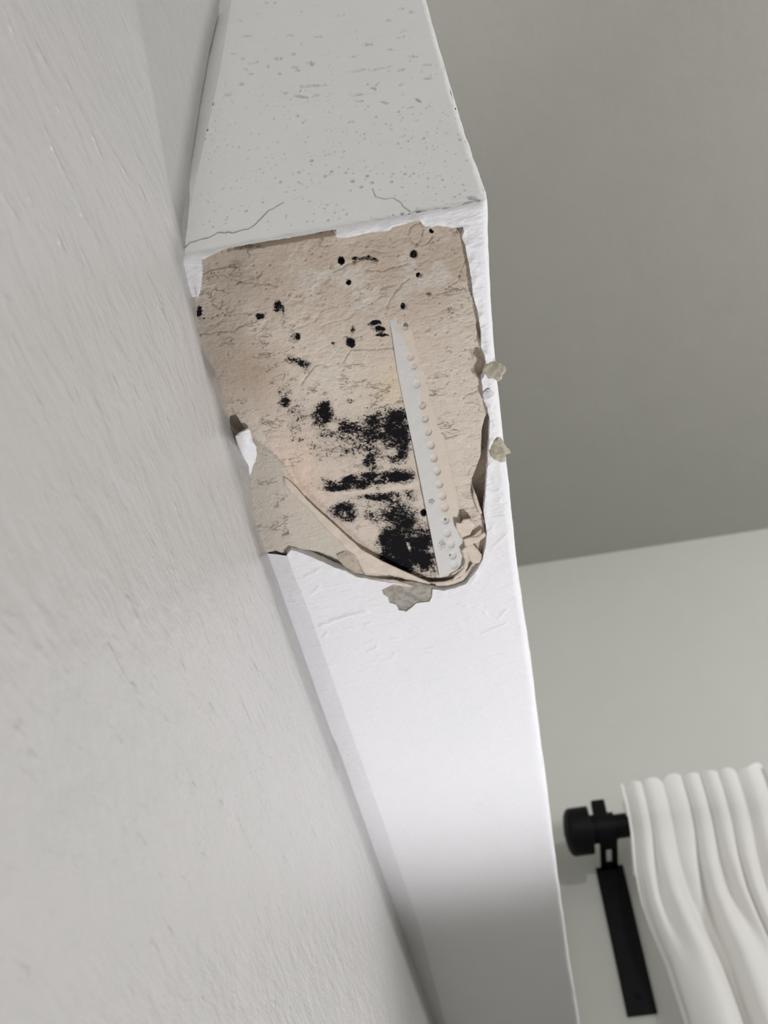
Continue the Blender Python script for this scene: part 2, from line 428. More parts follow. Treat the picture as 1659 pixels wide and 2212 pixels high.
bp = np.zeros(len(tv)); pxs = proj(beam_map(Us, Ysf, 0 * Us))
# raised brush drags and paint ridges
ridges = [[(693,1352),(750,1330),(795,1322)],[(715,1340),(790,1318)],[(795,1408),(812,1401),(815,1392)],[(825,1430),(845,1422),(852,1412)],
 [(845,1382),(862,1378)],[(1040,1368),(1068,1358),(1085,1350),(1095,1347)],[(1078,1335),(1095,1317)],[(1048,1323),(1052,1328)],[(845,1500),(850,1495)],
 [(890,1490),(903,1480)],[(918,1525),(925,1524)],[(930,1540),(932,1565)],[(650,1278),(672,1284),(690,1265)],[(1065,1182),(1085,1165),(1095,1155)],
 [(1060,1118),(1090,1113)],[(1055,1060),(1075,1062),(1080,1055)],[(1080,1075),(1078,1085),(1070,1080)],[(660,1245),(690,1230)],[(790,1350),(802,1347)],[(1012,1225),(1030,1240),(1018,1262)],[(700,1375),(705,1365)]]
for k, line in enumerate(ridges):
    d = segdist(pxs, rough_line(line, 5, 1.5, 40 + k, False)); bp += .0004 * (1 - sm(.8, 4.5, d))
bp += .0010 * sm(26, 0, segdist(pxs, HOLE)) * (.3 + fbm(np.c_[tv, 0 * Us], 260, 3)) * np.where(pxs[:, 1] > 1150, .35, 1)
P2 = beam_map(Us, Ysf, 0 * Us, np.where(Ysf > .0008, bp * sm(0, .004, Ysf), 0))
d2 = np.zeros(len(tv))
Vs.append(P2); Fs.append(tf + off); Dd.append(d2)
# orient soffit triangles downwards
T = P2[tf]; nz = np.cross(T[:, 1] - T[:, 0], T[:, 2] - T[:, 0])[:, 2]
Fs[-1] = np.where((nz > 0)[:, None], tf[:, ::-1], tf) + off
# torn edge walls of opening and patch
ec = {}
for f in tf:
    for a, b in ((f[0], f[1]), (f[1], f[2]), (f[2], f[0])):
        k = (min(a, b), max(a, b)); ec[k] = ec.get(k, 0) + 1
off2 = off + len(P2); wv, wf = [], []
for (a, b), n in ec.items():
    if n != 1: continue
    pa, pb = tv[a], tv[b]
    if max(pa[0], pb[0]) < 1e-6 or min(pa[0], pb[0]) > SC - 1e-6 or max(pa[1], pb[1]) < 1e-6 or min(pa[1], pb[1]) > YE - 1e-6: continue
    mid = (pa + pb) / 2
    dp = np.abs(segdist(mid[None], hus, True)[0])
    t = .0042 if dp < 3e-4 else .0009
    k = len(wv)
    A, B = P2[a], P2[b]
    for q in (A, B): wv.append(q + np.array([0, 0, 0.]))
    for q in (B, A): wv.append(q + np.array([0, 0, t]))
    wf.append([off2 + k, off2 + k + 1, off2 + k + 2, off2 + k + 3])
Vs.append(np.array(wv)); Dd.append(np.zeros(len(wv)))
quads = np.array(wf)
off3 = off2 + len(wv)
# --- right side face
yrow = np.unique(np.r_[np.linspace(0, RR * 2, 8), np.linspace(RR * 2, .3, 180), np.linspace(.3, FAR, 60)])
zr2 = np.unique(np.r_[np.linspace(0, RR * 2, 8), np.linspace(RR * 2, .1, 40), np.linspace(.1, CEIL, 40)])
Yr, Zr = np.meshgrid(yrow, zr2)
P3 = beam_map(np.ones_like(Yr), Yr, Zr)
Vs.append(P3.reshape(-1, 3)); Dd.append(np.zeros(Yr.size)); F3 = grid_faces(len(zr2), len(yrow), False, off3); off4 = off3 + Yr.size
# --- left filleted strips joining soffit and end face to the wall
def strip(A, B, nrow, flip):
    global off4
    t = np.linspace(0, 1, nrow)[:, None, None]
    G = A[None] * (1 - t) + B[None] * t
    G = G + (np.array([.0, .00025, -.00025])[None, None] * fbm(G * np.array([1, .5, .5]), 200, 3)[..., None]) * np.sin(np.pi * t)
    Vs.append(G.reshape(-1, 3)); Dd.append(np.zeros(G.shape[0] * G.shape[1]))
    f = grid_faces(nrow, A.shape[0], flip, off4); off4 += G.shape[0] * G.shape[1]; return f
zz = np.r_[np.linspace(.0, .3, 260), np.linspace(.31, CEIL, 20)]
A = beam_map(np.zeros_like(zz), 0 * zz, zz); wdt = .0045 * sm(0, .12, zz) + .0008
B = np.stack([np.full_like(zz, -.0125), wdt, zz], -1)
F4 = strip(A, B, 8, True)
for (ya, yb, n) in ((0.0, .02, 30), (S((600, 1204))[1], FAR, 260)):
    y = np.linspace(ya, yb, n); A = beam_map(np.zeros_like(y), y, 0 * y)
    B = np.stack([np.full_like(y, -.0125), y, .0008 + .0042 * sm(0, .12, y)], -1)
    F5 = strip(A, B, 8, False); F4 = np.r_[F4, F5]
allV = np.concatenate(Vs); allF = [tuple(f) for f in Fs[0]] + [tuple(f) for f in Fs[1]] + [tuple(f) for f in quads] + [tuple(f) for f in F3] + [tuple(f) for f in F4]
skin = mesh_obj('painted_skin', allV, allF, M_beam, beam, attrs={'dirt': np.concatenate(Dd)})

# --- exposed core: the floor of the opening
RIDGE = [(500,905),(545,945),(580,970),(615,1005),(640,1052),(668,1085),(700,1112),(740,1150),(770,1178),(800,1200),(840,1222),(880,1240),(930,1262)]
gx = np.linspace(-.016, .1155, 330); gy = np.linspace(.0022, .2235, 560)
GX, GY = np.meshgrid(gx, gy); G = np.stack([GX, GY], -1)
base = np.stack([GX, GY, np.full_like(GX, .0035)], -1); pf = proj(base)
P3d = np.stack([GX, GY, 0 * GX], -1)
left_side = inpoly(pf, RIDGE + [(930,1420),(350,1420),(350,905)])
rd = segdist(pf, RIDGE)
h = np.full(GX.shape, .0034)
# stratified board behind: deep on the mould side, raised ledge left of the diagonal ridge
step = np.where(left_side, sm(0, 7, rd), -sm(0, 7, rd)) * sm(905, 1010, pf[..., 1])
h = h - .0010 * (step) - .0002
h += .0009 * sm(18, 0, rd) * (~left_side) * sm(905, 1010, pf[..., 1])
# general roughness
wr = sm(860, 640, pf[..., 1]) * .8 + .45 + .5 * sm(960, 1030, pf[..., 0])
wr = np.where(left_side, .55, wr)
h += .00045 * wr * fbm(P3d, 160, 4)
rdg = 1 - np.abs(fbm(P3d * np.array([.8, 1.5, 1]), 95, 4)) * 9
h += .0004 * np.clip(rdg, 0, 1) * wr * sm(-.1, .3, fbm(P3d, 40, 2))
h += .00022 * wr * fbm(P3d * np.array([1, 1.8, 1]), 700, 3)
# undulating scrape marks across the mould area
h += .00035 * np.exp(-((pf[..., 1] - (1052 - .09 * (pf[..., 0] - 800))) / 9) ** 2) * -1 * (~left_side)
# gutter beside the right rim, gap at the bottom, notches on the left
def pit(poly, dep, soft=5):
    global h
    i = inpoly(pf, poly); d = segdist(pf, poly, True); s = np.where(i, d, -d)
    h = h + dep * sm(-1, soft, s)
pit([(1062,885),(1048,900),(1041,930),(1039,985),(1030,1012),(1020,1035),(1018,1060),(1028,1078),(1038,1100),(1046,1125),(1066,1110),(1070,990)], .007, 4)
pit([(1012,752),(1032,750),(1045,760),(1054,790),(1046,822),(1032,816),(1016,800),(1022,778)], .003)
pit([(1026,700),(1036,690),(1046,740),(1040,742),(1032,725)], .002)
pit([(1045,1130),(1056,1140),(1052,1180),(1020,1225),(985,1248),(940,1252),(885,1248),(880,1262),(960,1285),(1010,1275),(1060,1210)], .004)
pit([(632,1183),(660,1184),(700,1192),(725,1202),(745,1222),(790,1240),(830,1246),(870,1252),(872,1262),(800,1256),(740,1240),(690,1214),(640,1195)], .0035, 3)
pit([(488,885),(500,880),(515,905),(530,930),(520,940),(508,932),(495,915)], .0035, 3)
pit([(572,1192),(596,1186),(618,1196),(622,1206),(575,1212)], .0035, 3)
pit([(585,1080),(600,1078),(602,1092),(590,1094)], .001, 3); pit([(600,1140),(622,1140),(625,1150),(608,1156)], .0012, 3)
pit([(470,545),(560,520),(640,508),(720,494),(724,506),(640,522),(560,534),(500,540)], .0024, 5)
# small round voids
X0, Y0 = pf[..., 0], pf[..., 1]
voids = [(737,563,6,1.6),(753,609,5,1.6),(870,660,6,1.8),(635,727,12,.9),(660,682,10,.8),(810,702,13,1.3),(822,713,8,1.3),(895,548,8,1.3),(908,593,6,1),(903,592,4,1.2),
 (875,702,6,1),(928,634,5,.8),(925,710,6,.8),(895,771,7,.8),(645,640,16,.6),(700,600,14,.5),(800,655,14,.5),(930,498,4,1.2),(865,635,0.1,0),(915,1110,7,1.6),(685,625,12,.5),
 (770,640,10,.6),(820,630,14,.4),(795,555,5,1.4),(810,560,6,1.2),(765,566,5,1.0)]
for x, y, r, a in voids:
    q = np.hypot(pf[..., 0] - x, (pf[..., 1] - y) * 1.0) / max(r, .5); h += a * .001 * (1 - sm(.5, 1.1, q))
rg = np.random.default_rng(11)
for i in range(240):
    if i < 34: x, y, rr_, a = rg.uniform(610, 850), rg.uniform(585, 705), rg.uniform(5, 11), rg.uniform(-.4, .5)
    elif i < 60: x, y, rr_, a = rg.uniform(850, 1020), rg.uniform(560, 860), rg.uniform(4, 9), rg.uniform(-.3, .5)
    else: x, y, rr_, a = rg.uniform(440, 1040), rg.uniform(500, 900), rg.uniform(1.5, 3.5), .7
    h += a * .001 * (1 - sm(.4, 1.1, np.hypot(X0 - x, (Y0 - y) * 1.2) / rr_))
circ = segdist(pf, [(900+8+26*math.cos(t), 505+24*math.sin(t)) for t in np.linspace(.3, 5.6, 22)]); h += .0006 * (1 - sm(.8, 2.6, circ))
CR = [[(440,592),(455,583),(470,582),(490,575),(510,576)],[(512,612),(530,605),(545,600),(560,595),(565,585)],[(500,600),(520,607),(560,612),(600,618)],
 [(905,474),(912,492),(908,520),(898,530)],[(885,598),(870,612),(850,635),(833,662)],[(720,585),(770,565),(800,558),(815,568)],[(790,580),(820,585),(845,578),(870,572),(885,568)],
 [(430,725),(460,718),(500,715),(530,700)],[(455,655),(475,665),(480,650)],[(650,830),(662,815),(680,790),(695,785),(705,792)],[(860,760),(880,752),(760,755),(740,780)],
 [(1000,860),(1010,850),(1030,845)],[(1010,1025),(1020,1008),(1040,1003)],[(985,1110),(1010,1100),(1030,1095)],[(1005,870),(1020,868),(1035,872)],[(990,600),(1000,575),(1010,560)]]
for k, line in enumerate(CR):
    d = segdist(pf, rough_line(line, 5, 2.5, 60 + k, False)); h += .0006 * (1 - sm(.5, 2.2, d))
# raise slightly beneath the skin rim so the board reads as solid
h = np.where((pf[..., 1] > 1204 + 3 * vn(P3d * 300)) & (pf[..., 0] < 640), .014, h)
Vc = np.stack([GX, GY, np.maximum(h, .0006)], -1)
# board paper and plaster colour, shade painted in at left, and mould growth
X_, Y_ = pf[..., 0], pf[..., 1]
col = np.zeros(GX.shape + (3,)); col[:] = srgb(220, 207, 192)
def tint(mask, c):
    global col
    m = np.clip(mask, 0, 1)[..., None]; c = tuple(min(240, v * f) for v, f in zip(c, (1.08, 1.11, 1.13))); col = col * (1 - m) + np.array(srgb(*c)) * m
fb = fbm(P3d, 45, 4); fb2 = fbm(P3d + 5, 90, 4)
tint(sm(800, 560, Y_ + 60 * fb) * .85, (176, 157, 138))
tint(sm(640, 470, X_ + .0 * Y_ + 50 * fb) * sm(1000, 850, Y_) * .9, (163, 148, 133))  # left side greyed: its shadow is painted into the tint
tint(np.exp(-(((X_ - 545) / 60) ** 2 + ((Y_ - 810) / 60) ** 2)) * .7, (165, 140, 118))
tint(np.exp(-(((X_ - 640) / 55) ** 2 + ((Y_ - 1020) / 90) ** 2)) * .8, (218, 190, 168))
tint(np.exp(-(((X_ - 760) / 90) ** 2 + ((Y_ - 820) / 45) ** 2)) * .7 * (1 + fb), (208, 196, 178))
tint(np.exp(-(((X_ - 840) / 40) ** 2 + ((Y_ - 835) / 45) ** 2)) * .6, (208, 188, 152))
tint(sm(.02, .35, fb2) * sm(760, 600, Y_) * sm(600, 680, X_) * .6, (200, 190, 178))
tint(sm(.05, .5, fb) * .4, (206, 192, 176))
tint(left_side * .85, (191, 180, 165)); tint(left_side * sm(640, 560, X_) * .6, (168, 157, 145))
tint(sm(925, 980, X_) * sm(700, 860, Y_) * .7, (207, 191, 175))
tint(np.exp(-((X_ - 1018) / 9) ** 2) * sm(700, 560, Y_) * .6, (205, 198, 188))
tint(sm(5, 0, segdist(pf, CR[0])) * .5 + 0 * X_, (140, 120, 100))
blobs = [(790,950,100,48,-.05,.45),(862,1110,44,55,0,.5),(775,1048,62,9,-.13,.75),(850,1034,50,9,-.08,.75),(875,1190,62,48,0,.75),(850,1050,90,60,0,.2),(640,915,60,70,0,.22),(700,890,22,28,0,.95),(712,905,18,14,0,.6),(745,925,40,16,.3,.75),(765,940,50,22,.3,.6),(850,915,28,30,0,.85),(872,955,14,38,0,.9),(810,905,30,16,-.3,.7),
 (800,955,80,32,-.1,.5),(800,998,13,16,0,1.1),(860,985,28,20,0,.6),(745,985,40,22,0,.35),(700,950,20,20,0,.5),(640,905,26,38,.2,.42),(655,950,20,14,0,.45),(612,866,12,14,.5,.8),(605,845,7,9,0,.6),
 (645,782,26,9,.2,.75),(580,797,40,9,0,.3),(618,840,9,12,0,.7),(745,1042,42,10,-.15,.7),(810,1030,60,10,-.1,.8),(860,1022,36,9,-.1,.65),(712,1052,14,14,0,.6),
 (690,1045,22,20,0,.35),(835,1068,60,12,-.08,.75),(850,1095,48,26,0,.55),(745,1107,22,18,.2,.95),(800,1112,22,9,0,.5),(855,1130,36,34,0,.6),(825,1170,14,28,0,.75),(870,1180,50,34,0,.95),
 (850,1195,36,26,.3,1.2),(895,1205,38,24,-.3,1.1),(905,1180,26,22,0,.85),(880,1222,46,12,.1,.9),(895,1150,24,24,0,.5),(915,1110,6,7,0,1.4),(812,1110,30,14,0,.3),(880,1060,20,16,0,.7),
 (600,662,9,12,0,.9),(612,668,3,12,-.1,1.2),(562,682,9,6,0,.95),(612,700,5,9,.5,.7),(635,726,11,8,.2,.7),(643,726,5,7,0,1.3),(737,563,6,7,0,1.8),(790,557,20,4,-.1,.9),(808,560,10,4,.3,1.1),(767,558,7,4,0,1.1),
 (753,608,5,6,0,1.7),(762,712,5,9,0,1.0),(758,738,8,10,0,1.5),(760,725,14,24,0,.35),(870,660,4,6,0,1.9),(808,698,13,6,-.2,1.1),(822,710,8,5,0,1.5),(825,723,14,3,0,.8),(875,702,5,5,0,1.3),
 (895,549,7,8,0,.9),(903,594,4,4,0,1.5),(932,500,4,3,0,1.3),(430,672,6,12,0,.9),(436,680,9,18,0,.35),(545,600,16,6,.2,.3),(895,771,5,5,0,.5),(590,1085,6,5,0,.3),(615,1148,9,4,0,.35),(720,740,6,4,0,.5),(925,634,5,4,0,.5),
 (560,880,30,30,0,.12),(525,680,10,10,0,.2),(660,800,12,8,0,.5),(505,905,8,14,0,.3),(905,1245,28,6,0,.6),(935,1238,12,12,0,.6),(835,880,12,8,0,.5),(755,866,8,5,0,.6),(840,948,40,14,.2,.35)]
mold = np.zeros(GX.shape)
WX = 16 * fbm(P3d + 1, 110, 4); WY = 12 * fbm(P3d + 2, 110, 4)
for x, y, rx, ry, a, s in blobs:
    c, sn = math.cos(a), math.sin(a); k_ = min(1, max(0, (min(rx, ry) - 6) / 8)); dx, dy = X_ + k_ * WX - x, Y_ + k_ * WY - y
    q = ((dx * c + dy * sn) / rx) ** 2 + ((-dx * sn + dy * c) / ry) ** 2
    mold = np.maximum(mold, s * np.exp(-q ** 1.5 * .5)) + .2 * s * np.exp(-q * .6) * (s < 1.15)
mold *= 1 + .7 * fbm(P3d, 170, 3)
clean = 1 - np.exp(-(((X_ - 720) / 12) ** 2 + ((Y_ - 918) / 12) ** 2)); mold *= clean
mold *= 1 - .65 * np.exp(-((Y_ - (1064 - .13 * (X_ - 800))) / 6.5) ** 2) * sm(690, 720, X_)
mold *= 1 - .65 * np.exp(-((X_ - 885 - (Y_ - 1190) * .35) / 4) ** 2) * np.exp(-((Y_ - 1185) / 14) ** 2)
mesh_obj('exposed_core', Vc.reshape(-1, 3), grid_faces(len(gy), len(gx), True), M_core, beam, colors=col.reshape(-1, 3),
         attrs={'mold': np.minimum(mold, 1.3).ravel()})

# --- perforated corner bead flange lying in the plaster
LB = [(835,658),(848,730),(858,800),(870,860),(884,925),(897,985),(912,1060),(925,1125),(937,1185),(950,1248)]
RB = [(868,640),(905,730),(925,800),(938,860),(955,925),(968,985),(985,1060),(995,1125),(1004,1180),(1004,1222)]
nb_, nl = 90, 560
t = np.linspace(0, 1, nl)
def resample(L):
    L = np.array(L, float); s = np.r_[0, np.cumsum(np.linalg.norm(np.diff(L, axis=0), axis=1))]; s /= s[-1]
    return np.stack([np.interp(t, s, L[:, 0]), np.interp(t, s, L[:, 1])], -1)
lb, rb = resample(LB), resample(RB); s = np.linspace(0, 1, nb_)[None, :, None]
PB = lb[:, None] * (1 - s) + rb[:, None] * s
XY = np.array([[S(p, .0028) for p in row] for row in PB])
ss = s[..., 0] + 0 * XY[..., 0]
z = .0026 + .0009 * sm(.55, 1.0, ss) + .0012 * sm(.35, 1., ss) * 0 + .00018 * fbm(np.c_[XY.reshape(-1, 2), np.zeros(XY.shape[0] * XY.shape[1])], 200, 3).reshape(ss.shape)
z += .0012 * sm(.12, 0, t)[:, None]
dim = [(912,875),(918,904),(925,933),(931,962),(937,990),(944,1018),(949,1046),(956,1072),(961,1097),(962,1124),(966,1152),(974,1176),(978,1200),(981,1221),(900,830),(893,790),(886,770),(876,705),(868,662),(965,912),(978,1002),(984,1030)]
for i, (x, y) in enumerate(dim):
    q = np.hypot(PB[..., 0] - x, PB[..., 1] - y) / 8.5
    z += (.0010 if i < 14 else .0006) * np.sqrt(np.clip(1 - q * q, 0, 1))
mb = np.zeros(ss.shape)
for x, y, rx, ry, a in [(932,1082,14,12,.55),(945,1110,12,20,.35),(955,1175,16,22,.5),(960,1200,20,24,.3),(962,1124,4,4,1.),(950,1098,10,10,.3),(870,660,4,6,1.9),(876,703,5,5,1.2),(972,1200,4,3,.9),(950,1240,14,10,.3)]:
    mb = np.maximum(mb, a * np.exp(-((PB[..., 0] - x) / rx) ** 2 - ((PB[..., 1] - y) / ry) ** 2))
cover = (sm(.25, .75, ss) * .8) * (1 - .75 * sm(.72, .9, t)[:, None]) + .5 * sm(.22, .0, t)[:, None]
Vb = np.concatenate([XY, z[..., None]], -1).reshape(-1, 3)
bead = mesh_obj('corner_bead', Vb, grid_faces(nl, nb_, True), M_bead, beam, attrs={'mold': mb.ravel(), 'cover': cover.ravel()})
bead['label'] = 'pale perforated corner bead strip'
so = bead.modifiers.new('thick', 'SOLIDIFY'); so.thickness = .0005; so.offset = -1

# --- torn sheets: polygons traced on the board, given thickness and curl
def sheet(name, poly, mat, zfun, thick=.0004, zt=.002, rstep=.0007, ramp_=.00016, seed=0, parent=beam, cell=.0012, label=None):
    L = rough_line([S(p, zt) for p in poly], rstep, ramp_, seed)
    lo, hi = L.min(0), L.max(0)
    gxx, gyy = np.meshgrid(np.arange(lo[0], hi[0], cell), np.arange(lo[1], hi[1], cell))
    g = np.stack([gxx.ravel(), gyy.ravel()], -1); g = g[inpoly(g, L) & (segdist(g, L, True) > cell * .4)]
    P = [Vector(p) for p in L] + [Vector(p) for p in g]; n = len(L)
    r = delaunay_2d_cdt(P, [(i, (i + 1) % n) for i in range(n)], [], 0, 1e-8)
    v = np.array([tuple(q) for q in r[0]]); f = np.array([q for q in r[2] if len(q) == 3])
    cn = v[f].mean(1); f = f[inpoly(cn, L)]
    u_ = np.unique(f); rm = -np.ones(len(v), int); rm[u_] = np.arange(len(u_)); v = v[u_]; f = rm[f]
    pp = proj(np.c_[v, np.full(len(v), zt)])
    zc = zfun(pp, v)
    V = np.c_[v, zc]
    T = V[f]; nz = np.cross(T[:, 1] - T[:, 0], T[:, 2] - T[:, 0])[:, 2]
    f = np.where((nz > 0)[:, None], f[:, ::-1], f)
    o = mesh_obj(name, V, f, mat, parent)
    mm = o.modifiers.new('thick', 'SOLIDIFY'); mm.thickness = thick; mm.offset = -1
    if label: o['label'] = label
    return o
nz_ = lambda v, s, a: a * fbm(np.c_[v, 0 * v[:, 0]], s, 3)
# long cream paper edge along the diagonal ridge
sheet('torn_paper', [(612,1030),(622,1035),(640,1052),(660,1075),(690,1104),(722,1132),(752,1160),(780,1184),(815,1205),(850,1222),(885,1238),(930,1258),(925,1268),(893,1261),
  (868,1248),(842,1242),(815,1240),(785,1236),(775,1215),(762,1195),(745,1185),(728,1165),(700,1140),(672,1105),(650,1085),(625,1062),(614,1045)],
  M_paper, lambda p, v: .0017 + nz_(v, 120, .0003) - .0006 * sm(14, 0, segdist(p, RIDGE)), zt=.0018, seed=1, label='cream paper tear along the diagonal')
# stacked lips along the bottom of the opening
sheet('torn_paper', [(884,1254),(920,1258),(960,1256),(990,1248),(1010,1232),(1024,1212),(1034,1210),(1030,1226),(1008,1248),(985,1262),(950,1266),(910,1264),(885,1262)],
  M_paper, lambda p, v: .0022 + nz_(v, 150, .0004), zt=.0022, seed=2)
sheet('torn_paper', [(775,1245),(800,1250),(850,1252),(885,1262),(893,1266),(880,1268),(850,1262),(815,1260),(785,1256)],
  M_paper, lambda p, v: .0003 + nz_(v, 150, .0003), zt=.0005, seed=3)
# curled flap near the bead's lower right
sheet('curled_paper', [(985,1125),(994,1128),(1000,1118),(1012,1116),(1020,1122),(1025,1131),(1018,1150),(1014,1160),(1002,1166),(1000,1172),(988,1148),(985,1140)],
  M_paper, lambda p, v: .0022 - .0022 * sm(1160, 1118, p[:, 1]) + nz_(v, 200, .0003), zt=.0015, seed=4)
sheet('curled_paper', [(1002,1172),(1018,1160),(1022,1175),(1040,1196),(1040,1212),(1028,1216),(1018,1214),(1010,1200),(1005,1188)],
  M_paper, lambda p, v: .0016 - .001 * sm(1000, 1040, p[:, 0]) + nz_(v, 200, .0003), zt=.0012, seed=5)
sheet('curled_paper', [(1046,1148),(1050,1156),(1030,1170),(1012,1178),(1004,1174),(1000,1166),(1014,1160),(1030,1158)],
  M_paper, lambda p, v: .0012 - .0006 * sm(1010, 1045, p[:, 0]) + nz_(v, 200, .0003), zt=.0012, seed=6)
sheet('paper_sliver', [(1008,1180),(1012,1200),(1010,1225),(1002,1240),(985,1250),(975,1258),(982,1246),(1000,1228),(1004,1210),(996,1190)],
  M_paper, lambda p, v: .0012 + nz_(v, 200, .0003), zt=.0012, seed=7)
sheet('paper_sliver', [(1022,1056),(1030,1072),(1036,1092),(1042,1108),(1036,1112),(1030,1098),(1024,1082)],
  M_paper, lambda p, v: .0018 + nz_(v, 200, .0003), zt=.0018, seed=12)
# loose piece lying on the ledge at the left bottom
sheet('plaster_lump', [(727,1200),(750,1190),(770,1196),(778,1215),(780,1232),(788,1240),(765,1240),(745,1228),(735,1215)],
  M_core, lambda p, v: .0008 + nz_(v, 160, .0008) + .0012 * sm(12, 0, segdist(p, [(727,1200),(750,1190),(770,1196),(778,1215),(780,1232),(765,1240),(745,1228)], True)), thick=.0015, zt=.001, seed=9)
bpy.data.objects['plaster_lump'].data.attributes.new('mold', 'FLOAT', 'POINT')
_a = bpy.data.objects['plaster_lump'].data.attributes.new('tint', 'FLOAT_COLOR', 'POINT')
_a.data.foreach_set('color', np.tile(np.r_[srgb(190, 178, 162), 1], len(_a.data)).astype(np.float32))
# white flap of wall paint hanging over the left rim
fl = sheet('paint_flap', [(508,940),(516,934),(535,928),(541,932),(546,955),(553,968),(555,985),(552,1000),(545,1016),(540,1030),(532,1010),(522,985),(512,960)],
  M_beam, lambda p, v: -.0004 + nz_(v, 140, .0012) + .0022 * sm(520, 556, p[:, 0]), zt=0, seed=10, thick=.0005, label='white paint flap')
fl.data.attributes.new('dirt', 'FLOAT', 'POINT')
# bare patch below the opening
sheet('bare_patch', [(815,1268),(850,1256),(890,1256),(945,1268),(943,1295),(930,1308),(905,1310),(890,1322),(876,1328),(855,1324),(845,1310),(832,1306),(826,1290)],
  M_gyp, lambda p, v: .0007 + nz_(v, 300, .00025), zt=.0006, seed=11, label='grey-brown patch where the paint has peeled off')
# crumbling chips standing out of the right-hand edge
def chip(name, poly, mat, zc, th, seed, label=None):
    c = S(np.mean(poly, 0), zc)
    sheet(name, poly, mat, lambda p, v: zc + nz_(v, 300, .0009) + .0008 * sm(8, 0, segdist(p, poly, True)), thick=th, zt=zc, seed=seed, cell=.0007, rstep=.0006, ramp_=.0003, label=label)
chip('plaster_chip', [(1046,786),(1060,783),(1074,786),(1082,792),(1092,796),(1094,803),(1086,812),(1085,820),(1078,826),(1066,820),(1058,822),(1048,812),(1042,800)], M_chip, -.0012, .0026, 21, 'yellow-grey crumb on the upper right edge')
chip('plaster_chip', [(1060,958),(1076,948),(1088,955),(1095,968),(1104,980),(1094,986),(1092,998),(1080,1000),(1066,996),(1058,985),(1056,970)], M_chip, -.0012, .0024, 22, 'yellow-grey crumb on the lower right edge')
chip('plaster_chip', [(1044,848),(1056,843),(1068,852),(1071,868),(1066,882),(1058,888),(1050,880),(1044,866)], M_beam, -.0010, .0016, 23, 'white crumb between the two grey ones')
for o in bpy.data.objects:
    if o.type == 'MESH' and o.data.materials and o.data.materials[0] == M_beam and 'dirt' not in o.data.attributes: o.data.attributes.new('dirt', 'FLOAT', 'POINT')

# ------------------------------------------------------------------ curtain rod, bracket, curtain
def wray(px, y):
    d = ray(px); t_ = (y - CAM[1]) / d[1]; return CAM + t_ * d
def box_mesh(parts):
    V, F = [], []
    for lo, hi in parts:
        n = len(V); V += [(x, y, z) for x in (lo[0], hi[0]) for y in (lo[1], hi[1]) for z in (lo[2], hi[2])]
        F += [tuple(i + n for i in f) for f in ((0, 1, 3, 2), (4, 6, 7, 5), (0, 4, 5, 1), (2, 3, 7, 6), (0, 2, 6, 4), (1, 5, 7, 3))]
    return np.array(V, float), F
def bev(o, w=.001):
    m = o.modifiers.new('b', 'BEVEL'); m.width = w; m.segments = 3; m.limit_method = 'ANGLE'; return o
def lathe_x(prof, cy, cz, n=40):
    V, F = [], []
    for x, r in prof:
        for k in range(n):
            a = 2 * math.pi * k / n; V.append((x, cy + r * math.cos(a), cz + r * math.sin(a)))
    for i in range(len(prof) - 1):
        for k in range(n): F.append((i * n + k, i * n + (k + 1) % n, (i + 1) * n + (k + 1) % n, (i + 1) * n + k))
    F.append(tuple(range(n))[::-1]); F.append(tuple((len(prof) - 1) * n + k for k in range(n)))
    return np.array(V, float), F
RY = 1.065
rc = wray((1250, 1796), RY); RZ = rc[2]
xf = wray((1217, 1796), RY)[0]; xf2 = wray((1277, 1796), RY)[0]; xh = wray((1293, 1790), RY)[0]
rod = empty('curtain_rod', (xh, RY, RZ), 'black metal curtain rod with a drum finial in front of the far wall', 'curtain rod')
def child(name, V, F, mat, parent, smooth=False):
    o = mesh_obj(name, np.array(V) - np.array(parent.location), F, mat, parent, smooth); return o
V, F = lathe_x([(xf2 + .002, .011), (RIGHT - .9, .011)], RY, RZ); child('pole', V, F, M_black, rod, True)
V, F = lathe_x([(xf, .0), (xf + .0015, .014), (xf + .003, .022), (xf + .006, .028), (xf + .010, .0305), (xf2 - .001, .0305), (xf2, .0295), (xf2, .0185), (xh - .0045, .0185)], RY, RZ)
f_ = child('finial', V, F, M_black, rod, True); bev(f_, .0005)
br = empty('curtain_bracket', (xh, FAR, RZ), 'black metal bracket screwed to the far wall holding the rod', 'bracket')
plx0 = wray((1297, 1915), FAR - .003)[0]; plx1 = wray((1345, 1915), FAR - .003)[0]
ztop = RZ + .004; zbot = wray((1385, 2192), FAR - .004)[2]
pc = (wray((1292, 1870), FAR)[0] + wray((1336, 1870), FAR)[0]) / 2
pcb = (wray((1354, 2190), FAR - .004)[0] + wray((1421, 2190), FAR - .004)[0]) / 2; pw = (wray((1421, 2190), FAR - .004)[0] - wray((1354, 2190), FAR - .004)[0]) / 2
V, F = box_mesh([((pcb - pw, FAR - .0045, zbot), (pcb + pw, FAR, RZ - .012))]); bev(child('wall_plate', V, F, M_black, br), .0008)
